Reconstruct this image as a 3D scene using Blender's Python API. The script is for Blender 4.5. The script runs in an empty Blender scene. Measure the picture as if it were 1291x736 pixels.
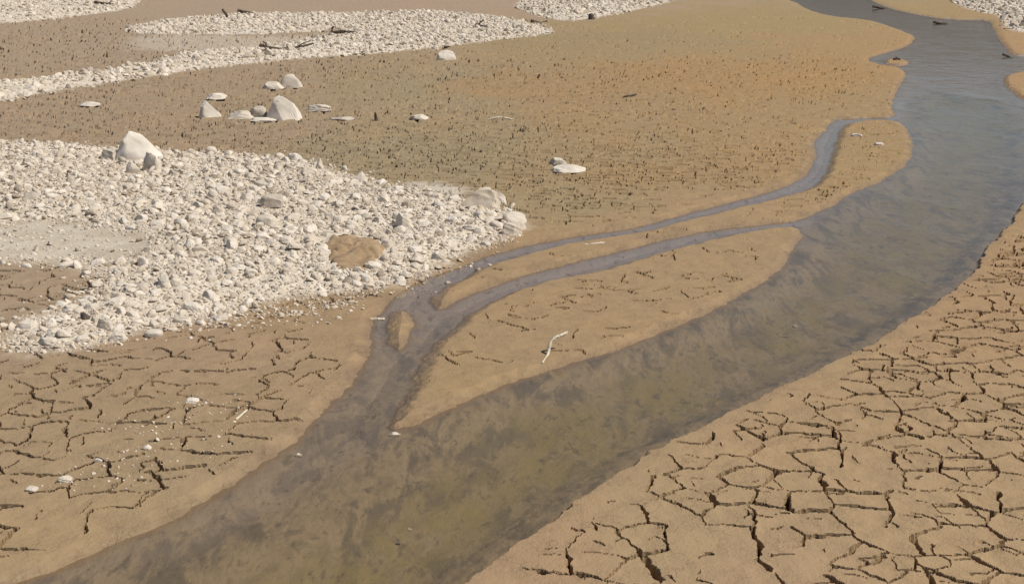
import bpy, math, random
import numpy as np

S = bpy.context.scene
COL = S.collection
RNG = np.random.default_rng(11)
random.seed(11)

# ------------------------------------------------------------------ camera
W_, H_ = 1291.0, 736.0            # photograph size, used to survey the ground points
F_PX, PITCH, CAM_H = 1600.0, math.radians(15.5), 4.0
cam_d = bpy.data.cameras.new("camera")
cam_d.sensor_width = 36.0
cam_d.lens = 36.0 * F_PX / W_
cam_d.clip_start, cam_d.clip_end = 0.1, 6000.0
cam = bpy.data.objects.new("camera", cam_d)
cam.location = (0, 0, CAM_H)
cam.rotation_euler = (math.pi / 2 - PITCH, 0, 0)
COL.objects.link(cam)
S.camera = cam

# ------------------------------------------------------------------ sky, sun, exposure
SUN_EL, SUN_AZ = math.radians(53), math.radians(100)     # azimuth from +Y towards +X
world = bpy.data.worlds.new("World")
S.world = world
world.use_nodes = True
wn = world.node_tree.nodes
bg = wn["Background"]
sky = wn.new("ShaderNodeTexSky")
sky.sky_type = 'NISHITA'
sky.sun_disc = False
sky.sun_elevation = SUN_EL
sky.sun_rotation = SUN_AZ
sky.air_density, sky.dust_density, sky.ozone_density = 1.0, 0.5, 1.6
world.node_tree.links.new(sky.outputs[0], bg.inputs[0])
bg.inputs[1].default_value = 0.08
sun_d = bpy.data.lights.new("sun", 'SUN')
sun_d.energy, sun_d.angle, sun_d.color = 4.6, math.radians(0.53), (1.0, 0.95, 0.85)
sun = bpy.data.objects.new("sun", sun_d)
sun.rotation_euler = (math.pi / 2 - SUN_EL, 0, math.pi - SUN_AZ)
COL.objects.link(sun)
S.view_settings.view_transform = 'Standard'
S.view_settings.look = 'None'
S.view_settings.gamma = 1.0
S.view_settings.exposure = 0.0
S.cycles.max_bounces = 8
S.cycles.transparent_max_bounces = 8
S.cycles.caustics_reflective = False
S.cycles.caustics_refractive = False

# ------------------------------------------------------------------ maths helpers
CP, SP = math.cos(PITCH), math.sin(PITCH)

def ground(px, py, z=0.0):
    """survey: a point of the photograph -> the spot on the level z"""
    u = (np.asarray(px, float) - W_ / 2) / F_PX
    v = (np.asarray(py, float) - H_ / 2) / F_PX
    dy, dz = CP - v * SP, -SP - v * CP
    t = (z - CAM_H) / dz
    return u * t, dy * t

def to_px(x, y, z=0.0):
    dep = y * CP + (CAM_H - z) * SP
    up = (CAM_H - z) * CP - y * SP
    return W_ / 2 + F_PX * x / dep, H_ / 2 + F_PX * up / dep

def ppm(x, y):                     # pixels of the photograph per metre out there
    return F_PX / (np.asarray(y) * CP + CAM_H * SP)

def srgb(r, g, b):
    c = np.array([r, g, b], float) / 255
    return np.where(c <= 0.04045, c / 12.92, ((c + 0.055) / 1.055) ** 2.4)

def hsh(ix, iy, seed):
    with np.errstate(over='ignore'):
        h = (ix.astype(np.int64).astype(np.uint32) * np.uint32(374761393)
             + iy.astype(np.int64).astype(np.uint32) * np.uint32(668265263)
             + np.uint32((seed * 2246822519) & 0xffffffff))
        h = (h ^ (h >> np.uint32(13))) * np.uint32(1274126177)
        h = (h ^ (h >> np.uint32(15))) * np.uint32(2246822519)
        h = h ^ (h >> np.uint32(16))
    return h

def rnd(h):
    return h.astype(np.float64) / 4294967296.0

def vnoise(x, y, seed=0):
    ix, iy = np.floor(x), np.floor(y)
    fx, fy = x - ix, y - iy
    fx = fx * fx * (3 - 2 * fx); fy = fy * fy * (3 - 2 * fy)
    a = rnd(hsh(ix, iy, seed)); b = rnd(hsh(ix + 1, iy, seed))
    c = rnd(hsh(ix, iy + 1, seed)); d = rnd(hsh(ix + 1, iy + 1, seed))
    return ((a * (1 - fx) + b * fx) * (1 - fy) + (c * (1 - fx) + d * fx) * fy) * 2 - 1

def fbm(x, y, seed=0, n=3):
    s, a = 0, 1.0
    for k in range(n):
        s = s + a * vnoise(x * 2 ** k + 17.3 * k, y * 2 ** k - 9.1 * k, seed + k)
        a *= 0.5
    return s / 1.75

def sstep(a, b, x):
    t = np.clip((x - a) / (b - a), 0, 1)
    return t * t * (3 - 2 * t)

def chaikin(p, n=1):
    for _ in range(n):
        q = np.roll(p, -1, 0)
        p = np.stack([p * 0.75 + q * 0.25, p * 0.25 + q * 0.75], 1).reshape(-1, 2)
    return p

def poly(pts, z=0.0, smooth=1):
    a = np.array(pts, float)
    x, y = ground(a[:, 0], a[:, 1], z)
    p = np.stack([x, y], 1)
    return chaikin(p, smooth) if smooth else p

def sdf(P, x, y):
    """signed distance to polygon P: positive outside"""
    d2 = np.full(x.shape, 1e18); ins = np.zeros(x.shape, bool)
    n = len(P)
    for i in range(n):
        ax, ay = P[i]; bx, by = P[(i + 1) % n]
        ex, ey = bx - ax, by - ay
        l2 = ex * ex + ey * ey + 1e-12
        t = np.clip(((x - ax) * ex + (y - ay) * ey) / l2, 0, 1)
        dx, dy = x - ax - t * ex, y - ay - t * ey
        np.minimum(d2, dx * dx + dy * dy, out=d2)
        if ay != by:
            c = (ay > y) != (by > y)
            ins ^= c & (x < ex * (y - ay) / (by - ay) + ax)
    d = np.sqrt(d2)
    return np.where(ins, -d, d)

# ------------------------------------------------------------------ the survey of the valley floor
WL = -0.055                        # water level
LEFT_BANK = [(960,-12),(1004,3),(1017,12),(1047,21),(1094,25),(1121,33),(1144,42),(1156,47),(1147,58),(1114,68),
 (1091,75),(1107,82),(1137,86),(1144,95),(1131,113),(1124,133),(1130,148),(1100,149),(1074,150),(1051,151),(1038,168),(1024,182),
 (1031,193),(1021,217),(1001,231),(961,245),(911,258),(861,271),(813,285),(763,293),(713,300),(663,310),(617,322),
 (580,335),(547,348),(513,362),(487,382),(467,405),(465,432),(457,465),(437,487),(408,520),(388,543),(354,568),
 (321,590),(274,624),(200,664),(147,684),(100,707),(23,736),(-80,775),(-200,850)]
RIGHT_BANK = [(380,960),(545,775),(600,736),(627,710),(657,684),(704,654),(744,624),(784,597),(828,570),(868,550),(908,530),(938,517),
 (985,490),(1017,480),(1041,465),(1087,442),(1151,402),(1184,378),(1207,367),(1231,342),(1241,318),(1274,285),
 (1291,255),(1312,235),(1332,190),(1322,150),(1291,128),(1267,110),(1264,97),(1291,90),(1350,84),(1350,70),(1291,71),(1274,70),(1261,53),
 (1251,33),(1244,25),(1194,25),(1161,20),(1127,13),(1101,3),(1080,-10)]
ISLE_A = [(487,543),(500,523),(513,497),(519,487),(527,458),(557,425),(577,408),(610,385),(663,362),(730,348),(763,340),
 (861,312),(911,300),(961,290),(1004,286),(1012,292),(1001,312),(986,342),(951,362),(921,382),(884,398),(810,431),
 (756,448),(713,461),(663,475),(620,493),(564,515),(527,533)]
ISLE_B = [(557,392),(540,382),(550,370),(580,352),(617,335),(663,320),(713,308),(763,300),(813,293),(861,280),(911,268),
 (961,255),(994,246),(1021,240),(1041,223),(1048,200),(1054,180),(1058,165),(1074,154),(1132,152),(1147,167),(1152,196),
 (1134,216),(1101,233),(1077,243),(1051,258),(1030,268),(1006,279),(961,283),(911,288),(861,297),(780,317),(730,330),(663,348),(617,362),(580,378)]
ISLE_C = [(497,393),(513,393),(525,405),(515,425),(505,443),(493,432),(490,412)]
ISLE_D = [(1110,79),(1125,73),(1140,75),(1148,81),(1132,84)]
Wp = poly(LEFT_BANK + RIGHT_BANK, WL)
Ap, Bp, Cp_, Dp = (poly(q, WL) for q in (ISLE_A, ISLE_B, ISLE_C, ISLE_D))
MAIN = poly([(1291,128),(1150,110),(1150,200),(1010,292),(986,345),(920,384),(810,433),(713,463),(620,495),(527,535),
 (430,600),(300,680),(100,760),(-100,860),(380,960),(545,775),(600,736),(704,654),(868,550),(985,490),(1087,442),(1184,378),(1231,342),(1291,255)], WL)
RB = np.array(RIGHT_BANK[:23], float)
rx_, ry_ = ground(RB[:, 0], RB[:, 1], WL)

def shore(x, y):                   # >0 on land, <0 in the water, metres
    d = sdf(Wp, x, y)
    for q in (Ap, Bp, Cp_, Dp):
        d = np.maximum(d, -sdf(q, x, y))
    return d + 0.042 * fbm(x / 0.16, y / 0.16, 3) + 0.018 * fbm(x / 0.05, y / 0.05, 4, 2) + 0.05 * fbm(x / 0.7, y / 0.7, 5)

BAR = [(-140,178),(0,180),(60,180),(130,187),(200,191),(260,192),(330,197),(400,207),(440,222),(500,238),(560,246),(600,256),
 (645,268),(660,280),(652,294),(600,313),(560,330),(520,350),(485,363),(420,369),(360,375),(310,384),(285,397),(240,405),
 (195,414),(150,420),(125,434),(90,445),(40,446),(5,436),(35,405),(80,388),(120,371),(150,352),(115,342),(90,331),(0,328),(-140,330)]
SILT = [(-140,283),(0,284),(60,280),(120,283),(190,297),(205,312),(180,330),(140,345),(80,333),(0,332),(-140,334)]
BAND_LOW = [(-120,125),(0,103),(110,92),(190,80),(230,68),(300,61),(350,56),(400,48),(440,40),(420,32),(360,17),(430,18),(480,17),(540,14),(600,18),
 (660,27),(697,38),(697,42),(660,47),(610,52),(550,60),(470,68),(390,73),(320,79),(260,86),(200,95),(130,105),(60,116),(0,127),(-120,150)]
BAND_UP = [(160,38),(170,32),(220,24),(300,19),(370,17),(430,24),(420,38),(350,43),(290,43),(230,44),(170,42)]
BAND_TL = [(-120,-8),(185,-8),(175,2),(165,12),(100,20),(40,27),(0,29),(-120,40)]
BAND_TM = [(655,12),(648,4),(690,-8),(880,-8),(850,2),(790,15),(740,25),(700,26)]
BAND_TR = [(1200,-8),(1206,7),(1232,15),(1262,20),(1268,38),(1300,42),(1360,30),(1340,-8)]
BARS = [poly(q) for q in (BAR, BAND_LOW, BAND_UP, BAND_TL, BAND_TM, BAND_TR)]
SILTp = poly(SILT)
LUMP = poly([(410,312),(425,303),(455,305),(478,312),(486,328),(472,343),(440,346),(418,338)])

def bar_d(x, y):                   # <0 inside a stone bar
    d = sdf(BARS[0], x, y)
    for q in BARS[1:]:
        d = np.minimum(d, sdf(q, x, y))
    return d

def base_height(x, y, full=False):
    """valley floor without cracks"""
    d = shore(x, y)
    b = bar_d(x, y)
    n1 = fbm(x / 1.7, y / 1.7, 21)
    land = 0.018 * n1 + 0.008 * fbm(x / 0.3, y / 0.3, 31) + 0.004 * vnoise(x / 0.09, y / 0.09, 41)
    land = land * np.clip(0.25 + d / 0.8, 0.25, 1)
    sil = sdf(SILTp, x, y)
    pile = sstep(0.05, -1.0, b) * (0.09 + 0.06 * fbm(x / 1.3, y / 1.3, 51)) * (0.35 + 0.65 * sstep(-0.5, 0.5, sil))
    pile = pile + sstep(0.0, -0.2, b) * sstep(-0.3, 0.2, sil) * 0.03 * fbm(x / 0.15, y / 0.15, 52)
    land = land + pile
    # bank: steep by the right bank, soft elsewhere
    rd = np.full(x.shape, 1e9)
    for i in range(0, len(rx_), 1):
        rd = np.minimum(rd, (x - rx_[i]) ** 2 + (y - ry_[i]) ** 2)
    steep = sstep(1.6, 0.5, np.sqrt(rd))
    bw = 0.16 * (1 - steep) + 0.035 * steep
    bw = np.maximum(bw, 0.55 * y ** 2 / (CAM_H * 1400.0))
    bank = sstep(-bw * 0.35, bw, d)
    mn = sdf(MAIN, x, y)
    deep = 0.02 + 0.035 * sstep(0, -0.35, d) + 0.10 * sstep(0.1, -0.8, mn)
    bed = WL - 0.012 - deep * sstep(0.02, -0.45, d) + 0.014 * fbm(x / 0.22, y / 0.22, 61) * sstep(0.0, -0.25, d)
    z = bed * (1 - bank) + land * bank
    if full:
        return z, d, b, sil, steep, mn
    return z

# mud colour and crack amount, surveyed at spots and blended between them
L_ = 1.22
MUD = [  # px, py, seen sRGB, cracks
 (60,690,(172,145,107),.45),(130,640,(172,145,107),.9),(150,600,(170,144,108),.8),(80,520,(170,143,108),.72),(300,520,(170,142,106),.66),(250,430,(171,143,110),.6),
 (420,420,(171,142,104),.35),(40,370,(171,147,117),.5),(-30,380,(171,147,117),.5),(650,700,(176,145,108),.6),(850,640,(176,148,109),1.0),(1050,600,(177,148,109),1.0),
 (1250,650,(178,149,110),1.0),(1100,500,(176,146,107),.95),(1260,380,(175,143,104),.85),(1000,700,(177,147,110),1.0),
 (700,410,(172,143,104),.27),(900,350,(172,143,104),.2),(620,470,(172,143,102),.25),(700,330,(172,143,104),.15),(900,280,(172,143,104),.15),(1100,190,(172,143,100),.3),
 (700,250,(164,142,105),1.0),(850,220,(170,140,99),.95),(980,190,(172,141,99),.7),(900,150,(170,141,100),.5),(1060,130,(171,142,101),.3),(600,200,(164,143,108),.9),(450,190,(165,145,111),.9),
 (300,165,(169,145,114),.8),(100,150,(170,146,116),.7),(500,110,(165,144,109),.45),(700,110,(170,140,100),.4),(850,100,(173,139,95),.35),
 (1000,100,(175,140,93),.3),(800,50,(165,142,102),.1),(950,30,(170,145,100),.05),(1080,60,(176,143,98),.05),(300,100,(169,145,114),.4),
 (60,70,(172,149,120),.45),(200,60,(172,149,121),.4),(350,5,(176,152,124),.05),(550,5,(178,152,124),.05),(1280,60,(180,145,102),.05),(1285,110,(180,145,102),.05)]
MX, MY = ground(np.array([m[0] for m in MUD]), np.array([m[1] for m in MUD]))
MC = np.array([srgb(*m[2]) for m in MUD]) / L_ / np.array([1.02, 1.01, 0.965])
MK = np.array([m[3] for m in MUD])

def survey(x, y):
    lx, ly = x / y * 14, np.log(y) * 9
    lx = lx + 1.3 * fbm(x / 1.6, y / 4.0, 151, 4)
    ly = ly + 1.1 * fbm(x / 1.4, y / 4.5, 157, 4)
    w_s = np.zeros(x.shape); c = np.zeros(x.shape + (3,)); k = np.zeros(x.shape)
    for i in range(len(MUD)):
        d2 = (lx - MX[i] / MY[i] * 14) ** 2 + (ly - np.log(MY[i]) * 9) ** 2
        w = 1 / (0.25 + d2) ** 2
        w_s += w; k += w * MK[i]
        c += w[:, None] * MC[i]
    return c / w_s[:, None], k / w_s

def voronoi_cracks(x, y, cell, seed):
    gx, gy = x / cell, y / cell
    ix, iy = np.floor(gx), np.floor(gy)
    d1 = np.full(x.shape, 9e9); d2 = d1.copy()
    p1 = np.zeros(x.shape + (2,)); p2 = p1.copy()
    h1 = np.zeros(x.shape, np.uint32); h2 = h1.copy()
    for ox in (-1, 0, 1):
        for oy in (-1, 0, 1):
            cx, cy = ix + ox, iy + oy
            h = hsh(cx, cy, seed)
            px = cx + 0.1 + 0.8 * rnd(h); py = cy + 0.1 + 0.8 * rnd(hsh(cx, cy, seed + 7))
            d = (px - gx) ** 2 + (py - gy) ** 2
            nb = d < d1
            mid = (~nb) & (d < d2)
            d2 = np.where(nb, d1, np.where(mid, d, d2))
            h2 = np.where(nb, h1, np.where(mid, h, h2))
            p2[nb] = p1[nb]; p2[mid] = np.stack([px, py], 1)[mid]
            d1 = np.where(nb, d, d1); h1 = np.where(nb, h, h1)
            p1[nb] = np.stack([px, py], 1)[nb]
    sep = np.sqrt(((p1 - p2) ** 2).sum(1)) + 1e-6
    e = (d2 - d1) / (2 * sep) * cell
    hm = hsh((h1 ^ h2).astype(np.int64) & 0xffff, ((h1.astype(np.int64) + h2.astype(np.int64)) >> 3) & 0xffff, seed + 3)
    return e, rnd(hm), ((p1 - p2)[:, 1] / sep) ** 2

# ------------------------------------------------------------------ node helpers
def new_mat(name):
    m = bpy.data.materials.new(name); m.use_nodes = True
    nt = m.node_tree
    return m, nt, nt.nodes["Principled BSDF"]

def nd(nt, t, **kw):
    n = nt.nodes.new(t)
    for k, v in kw.items():
        if k.startswith("i_"):
            n.inputs[k[2:].replace("_", " ")].default_value = v
        else:
            setattr(n, k, v)
    return n

def noise(nt, vec, scale, detail=4, rough=0.55, dist=0.0):
    n = nd(nt, "ShaderNodeTexNoise")
    n.inputs["Scale"].default_value = scale; n.inputs["Detail"].default_value = detail
    n.inputs["Roughness"].default_value = rough; n.inputs["Distortion"].default_value = dist
    nt.links.new(vec, n.inputs["Vector"])
    return n.outputs["Fac"]

def ramp(nt, fac, a, b, lo=0.0, hi=1.0):
    n = nd(nt, "ShaderNodeMapRange"); n.interpolation_type = 'SMOOTHSTEP'
    nt.links.new(fac, n.inputs["Value"])
    n.inputs["From Min"].default_value = a; n.inputs["From Max"].default_value = b
    n.inputs["To Min"].default_value = lo; n.inputs["To Max"].default_value = hi
    return n.outputs["Result"]

def mix(nt, fac, a, b, mode='MIX'):
    n = nd(nt, "ShaderNodeMix", data_type='RGBA', blend_type=mode)
    for s, v in ((n.inputs[0], fac), (n.inputs[6], a), (n.inputs[7], b)):
        if isinstance(v, (int, float)): s.default_value = v
        elif isinstance(v, tuple): s.default_value = v + (1.0,)
        else: nt.links.new(v, s)
    return n.outputs[2]

def mul(nt, a, b, op='MULTIPLY'):
    n = nd(nt, "ShaderNodeMath", operation=op)
    for s, v in ((n.inputs[0], a), (n.inputs[1], b)):
        if isinstance(v, (int, float)): s.default_value = v
        else: nt.links.new(v, s)
    return n.outputs[0]

def attr(nt, name, out="Fac"):
    n = nd(nt, "ShaderNodeAttribute", attribute_name=name)
    return n.outputs[out]

def bump(nt, h, strength, dist):
    n = nd(nt, "ShaderNodeBump"); n.inputs["Strength"].default_value = strength; n.inputs["Distance"].default_value = dist
    nt.links.new(h, n.inputs["Height"])
    return n.outputs["Normal"]

# ------------------------------------------------------------------ materials
def ground_material():
    m, nt, bs = new_mat("valley_mud")
    pos = nd(nt, "ShaderNodeNewGeometry").outputs["Position"]
    mud = attr(nt, "mud_colour", "Color")
    fine = noise(nt, pos, 55, 3, 0.6)
    mid = noise(nt, pos, 3.2, 5, 0.6)
    big = noise(nt, pos, 0.45, 4, 0.55)
    c = mix(nt, ramp(nt, mid, 0.3, 0.72, 0, 0.55), mud, mix(nt, 1.0, mud, (0.80, 0.80, 0.82), 'MULTIPLY'))
    c = mix(nt, ramp(nt, big, 0.45, 0.7, 0, 0.5), c, mix(nt, 1.0, c, (1.12, 1.07, 1.02), 'MULTIPLY'))
    c = mix(nt, ramp(nt, fine, 0.3, 0.7, 0.0, 0.28), c, mix(nt, 1.0, c, (0.72, 0.72, 0.74), 'MULTIPLY'))
    # pale grit between the stones and the dusty silt pan
    g1 = noise(nt, pos, 26, 4, 0.65); g2 = noise(nt, pos, 2.0, 4)
    grit = mix(nt, ramp(nt, g1, 0.35, 0.65), (0.50, 0.425, 0.335), (0.66, 0.575, 0.465))
    grit = mix(nt, ramp(nt, g2, 0.45, 0.68, 0, 0.6), grit, (0.50, 0.42, 0.325))
    c = mix(nt, attr(nt, "grit"), c, grit)
    silt = mix(nt, ramp(nt, g2, 0.35, 0.7), (0.50, 0.43, 0.335), (0.42, 0.35, 0.265))
    c = mix(nt, attr(nt, "silt"), c, silt)
    # damp margin
    wet = attr(nt, "wet")
    c = mix(nt, mul(nt, wet, 0.6), c, mix(nt, 1.0, c, (0.62, 0.60, 0.62), 'MULTIPLY'))
    # stream bed: brown mud, algae films, dark clods
    mp = nd(nt, "ShaderNodeMapping"); mp.inputs["Rotation"].default_value = (0, 0, math.radians(-32))
    mp.inputs["Scale"].default_value = (1.0, 0.42, 1.0)
    nt.links.new(pos, mp.inputs["Vector"])
    v = mp.outputs["Vector"]
    a1 = noise(nt, v, 2.6, 6, 0.62, 0.5); a2 = noise(nt, v, 9, 5, 0.62, 0.3); a3 = noise(nt, v, 28, 3, 0.6)
    a4 = noise(nt, v, 3.4, 5, 0.62, 0.7)
    bed = mix(nt, ramp(nt, a2, 0.3, 0.7), (0.22, 0.170, 0.105), (0.37, 0.285, 0.185))
    bed = mix(nt, ramp(nt, a4, 0.47, 0.60, 0, 0.72), bed, (0.11, 0.088, 0.062))
    olive = mul(nt, ramp(nt, a1, 0.36, 0.62, 0.1, 0.9), attr(nt, "algae"))
    bed = mix(nt, olive, bed, (0.265, 0.21, 0.085))
    bed = mix(nt, attr(nt, "side"), bed, mix(nt, 0.8, bed, (0.375, 0.32, 0.335)))  # pale silt of the side channels, sky reflection painted in as a lavender tint
    bed = mix(nt, ramp(nt, a2, 0.52, 0.70, 0, 0.65), bed, (0.085, 0.068, 0.042))
    bed = mix(nt, mul(nt, ramp(nt, a3, 0.57, 0.72, 0, 0.6), ramp(nt, noise(nt, pos, 1.3, 3), 0.4, 0.6, 0.15, 1.0)), bed, (0.06, 0.05, 0.032))
    c = mix(nt, attr(nt, "bed"), c, bed)
    nt.links.new(c, bs.inputs["Base Color"])
    rgh = nd(nt, "ShaderNodeMapRange"); nt.links.new(wet, rgh.inputs["Value"])
    rgh.inputs["To Min"].default_value = 0.92; rgh.inputs["To Max"].default_value = 0.42
    nt.links.new(rgh.outputs["Result"], bs.inputs["Roughness"])
    bs.inputs["Specular IOR Level"].default_value = 0.25
    hgt = mul(nt, mul(nt, fine, 0.5), mul(nt, noise(nt, pos, 14, 4, 0.6), 1.0), 'ADD')
    vo = nd(nt, "ShaderNodeTexVoronoi"); vo.feature = 'DISTANCE_TO_EDGE'; vo.inputs["Scale"].default_value = 9.0
    wv_ = nd(nt, "ShaderNodeVectorMath", operation='ADD'); nt.links.new(pos, wv_.inputs[0])
    nn = nd(nt, "ShaderNodeTexNoise"); nn.inputs["Scale"].default_value = 12; nt.links.new(pos, nn.inputs["Vector"])
    sc_ = nd(nt, "ShaderNodeVectorMath", operation='SCALE'); sc_.inputs["Scale"].default_value = 0.12; nt.links.new(nn.outputs["Color"], sc_.inputs[0])
    nt.links.new(sc_.outputs[0], wv_.inputs[1]); nt.links.new(wv_.outputs[0], vo.inputs["Vector"])
    hair = mul(nt, mul(nt, ramp(nt, vo.outputs["Distance"], 0.0, 0.035), ramp(nt, mid, 0.42, 0.62)), ramp(nt, attr(nt, "bed"), 0, 0.3, 1, 0))
    hgt = mul(nt, hgt, mul(nt, hair, 0.34), 'ADD')
    nt.links.new(bump(nt, hgt, 0.75, 0.014), bs.inputs["Normal"])
    return m

def stone_material(name, tinted):
    m, nt, bs = new_mat(name)
    tc = nd(nt, "ShaderNodeNewGeometry").outputs["Position"]
    n1 = noise(nt, tc, 9, 5, 0.6); n2 = noise(nt, tc, 60, 3, 0.6)
    if tinted:
        base = attr(nt, "tint", "Color")
    else:
        r = nd(nt, "ShaderNodeObjectInfo").outputs["Random"]
        cr = nd(nt, "ShaderNodeValToRGB"); nt.links.new(r, cr.inputs[0])
        e = cr.color_ramp.elements
        e[0].position, e[0].color = 0.0, (0.55, 0.475, 0.385, 1)
        e[1].position, e[1].color = 1.0, (0.66, 0.585, 0.49, 1)
        for p_, c_ in ((0.25, (0.64, 0.565, 0.475, 1)), (0.5, (0.59, 0.51, 0.415, 1)), (0.75, (0.68, 0.605, 0.515, 1))):
            q = e.new(p_); q.color = c_
        base = cr.outputs[0]
    c = mix(nt, ramp(nt, n1, 0.42, 0.7, 0, 0.6), base, mix(nt, 1.0, base, (0.78, 0.73, 0.66), 'MULTIPLY'))
    n3 = noise(nt, tc, 3.0, 6, 0.65, 0.6)
    c = mix(nt, ramp(nt, n3, 0.52, 0.70, 0, 0.55), c, mix(nt, 1.0, c, (0.80, 0.72, 0.60), 'MULTIPLY'))
    c = mix(nt, ramp(nt, n2, 0.5, 0.75, 0, 0.4), c, mix(nt, 1.0, c, (0.66, 0.64, 0.62), 'MULTIPLY'))
    nt.links.new(c, bs.inputs["Base Color"])
    bs.inputs["Roughness"].default_value = 0.9
    bs.inputs["Specular IOR Level"].default_value = 0.2
    nt.links.new(bump(nt, mul(nt, n1, n2, 'ADD'), 0.5, 0.02), bs.inputs["Normal"])
    return m

def plain_material(name, c1, c2, scale=20, rough=0.85, stretch=None):
    m, nt, bs = new_mat(name)
    v = nd(nt, "ShaderNodeTexCoord").outputs["Object"]
    if stretch:
        mp = nd(nt, "ShaderNodeMapping"); mp.inputs["Scale"].default_value = stretch
        nt.links.new(v, mp.inputs["Vector"]); v = mp.outputs["Vector"]
    n = noise(nt, v, scale, 5, 0.6)
    nt.links.new(mix(nt, ramp(nt, n, 0.3, 0.7), c1, c2), bs.inputs["Base Color"])
    bs.inputs["Roughness"].default_value = rough
    bs.inputs["Specular IOR Level"].default_value = 0.25
    nt.links.new(bump(nt, n, 0.5, 0.02), bs.inputs["Normal"])
    return m

def water_material():
    m, nt, bs = new_mat("stream_water")
    nt.nodes.remove(bs)
    out = nt.nodes["Material Output"]
    pos = nd(nt, "ShaderNodeNewGeometry").outputs["Position"]
    mp = nd(nt, "ShaderNodeMapping"); mp.inputs["Rotation"].default_value = (0, 0, math.radians(-30))
    mp.inputs["Scale"].default_value = (1.0, 0.6, 1.0)
    nt.links.new(pos, mp.inputs["Vector"])
    n1 = noise(nt, mp.outputs["Vector"], 5, 3, 0.5, 0.4); n2 = noise(nt, mp.outputs["Vector"], 22, 2, 0.5, 0.3)
    calm = ramp(nt, noise(nt, mp.outputs["Vector"], 0.9, 3, 0.5, 0.8), 0.38, 0.62, 0.25, 1.0)
    nrm = bump(nt, mul(nt, mul(nt, n1, mul(nt, n2, 0.25), 'ADD'), calm), 0.18, 0.05)
    fr = nd(nt, "ShaderNodeFresnel"); fr.inputs["IOR"].default_value = 1.33
    nt.links.new(nrm, fr.inputs["Normal"])
    tr = nd(nt, "ShaderNodeBsdfTransparent"); tr.inputs["Color"].default_value = (0.89, 0.84, 0.745, 1)
    # a little suspended silt scatters light back
    df = nd(nt, "ShaderNodeBsdfDiffuse"); df.inputs["Color"].default_value = (0.27, 0.235, 0.18, 1)
    ms = nd(nt, "ShaderNodeMixShader"); ms.inputs[0].default_value = 0.10
    nt.links.new(tr.outputs[0], ms.inputs[1]); nt.links.new(df.outputs[0], ms.inputs[2])
    gl = nd(nt, "ShaderNodeBsdfGlossy"); gl.inputs["Roughness"].default_value = 0.07
    nt.links.new(nrm, gl.inputs["Normal"])
    mx = nd(nt, "ShaderNodeMixShader")
    nt.links.new(fr.outputs[0], mx.inputs[0]); nt.links.new(ms.outputs[0], mx.inputs[1]); nt.links.new(gl.outputs[0], mx.inputs[2])
    nt.links.new(mx.outputs[0], out.inputs["Surface"])
    return m

M_GROUND = ground_material()
M_STONE = stone_material("pale_stone", False)
M_GRAVEL = stone_material("gravel_stone", True)
M_WATER = water_material()
M_DARKSTONE = plain_material("dark_stone", (0.07, 0.055, 0.045), (0.15, 0.12, 0.10), 14)
M_GREYSTONE = plain_material("grey_brown_stone", (0.37, 0.31, 0.25), (0.50, 0.43, 0.345), 10)
M_BRIGHT = plain_material("bright_boulder_stone", (0.60, 0.52, 0.425), (0.70, 0.625, 0.53), 4)
M_TAN = plain_material("tan_boulder_stone", (0.47, 0.385, 0.285), (0.60, 0.515, 0.405), 5)
M_WOOD = plain_material("weathered_dark_wood", (0.05, 0.036, 0.026), (0.13, 0.10, 0.075), 14, 0.9)
M_PALEWOOD = plain_material("bleached_wood", (0.52, 0.44, 0.32), (0.70, 0.62, 0.49), 24, 0.7)
M_LUMP = plain_material("ochre_mud", (0.26, 0.17, 0.09), (0.37, 0.26, 0.155), 9)
M_HILL = plain_material("scrub_hillside", (0.085, 0.09, 0.085), (0.14, 0.135, 0.125), 0.02)

# ------------------------------------------------------------------ mesh helpers
def mesh_np(name, verts, faces, mat, smooth=False):
    """verts (n,3), faces (m,3 or 4)"""
    me = bpy.data.meshes.new(name)
    nv, nf, k = len(verts), len(faces), faces.shape[1]
    me.vertices.add(nv); me.vertices.foreach_set("co", np.ascontiguousarray(verts, np.float32).ravel())
    me.loops.add(nf * k); me.loops.foreach_set("vertex_index", np.ascontiguousarray(faces, np.int32).ravel())
    me.polygons.add(nf)
    me.polygons.foreach_set("loop_start", np.arange(0, nf * k, k, dtype=np.int32))
    me.polygons.foreach_set("use_smooth", np.full(nf, smooth, bool))
    me.update(calc_edges=True)
    me.materials.append(mat)
    return me

def put_attr(me, name, val):
    if val.ndim == 1:
        a = me.attributes.new(name, 'FLOAT', 'POINT'); a.data.foreach_set("value", val.astype(np.float32))
    else:
        a = me.attributes.new(name, 'FLOAT_COLOR', 'POINT')
        v = np.ones((len(val), 4), np.float32); v[:, :3] = val
        a.data.foreach_set("color", v.ravel())

def link(name, me, label=None, cat=None, group=None, kind=None, parent=None, loc=(0, 0, 0), rot=(0, 0, 0)):
    o = bpy.data.objects.new(name, me); COL.objects.link(o)
    o.location, o.rotation_euler = loc, rot
    if label: o["label"] = label
    if cat: o["category"] = cat
    if group: o["group"] = group
    if kind: o["kind"] = kind
    if parent: o.parent = parent
    return o

# ------------------------------------------------------------------ ground sheet
def side(a, b, n, p=2.0):
    return a + (b - a) * (np.linspace(0, 1, n + 1)[1:] ** p)

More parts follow.
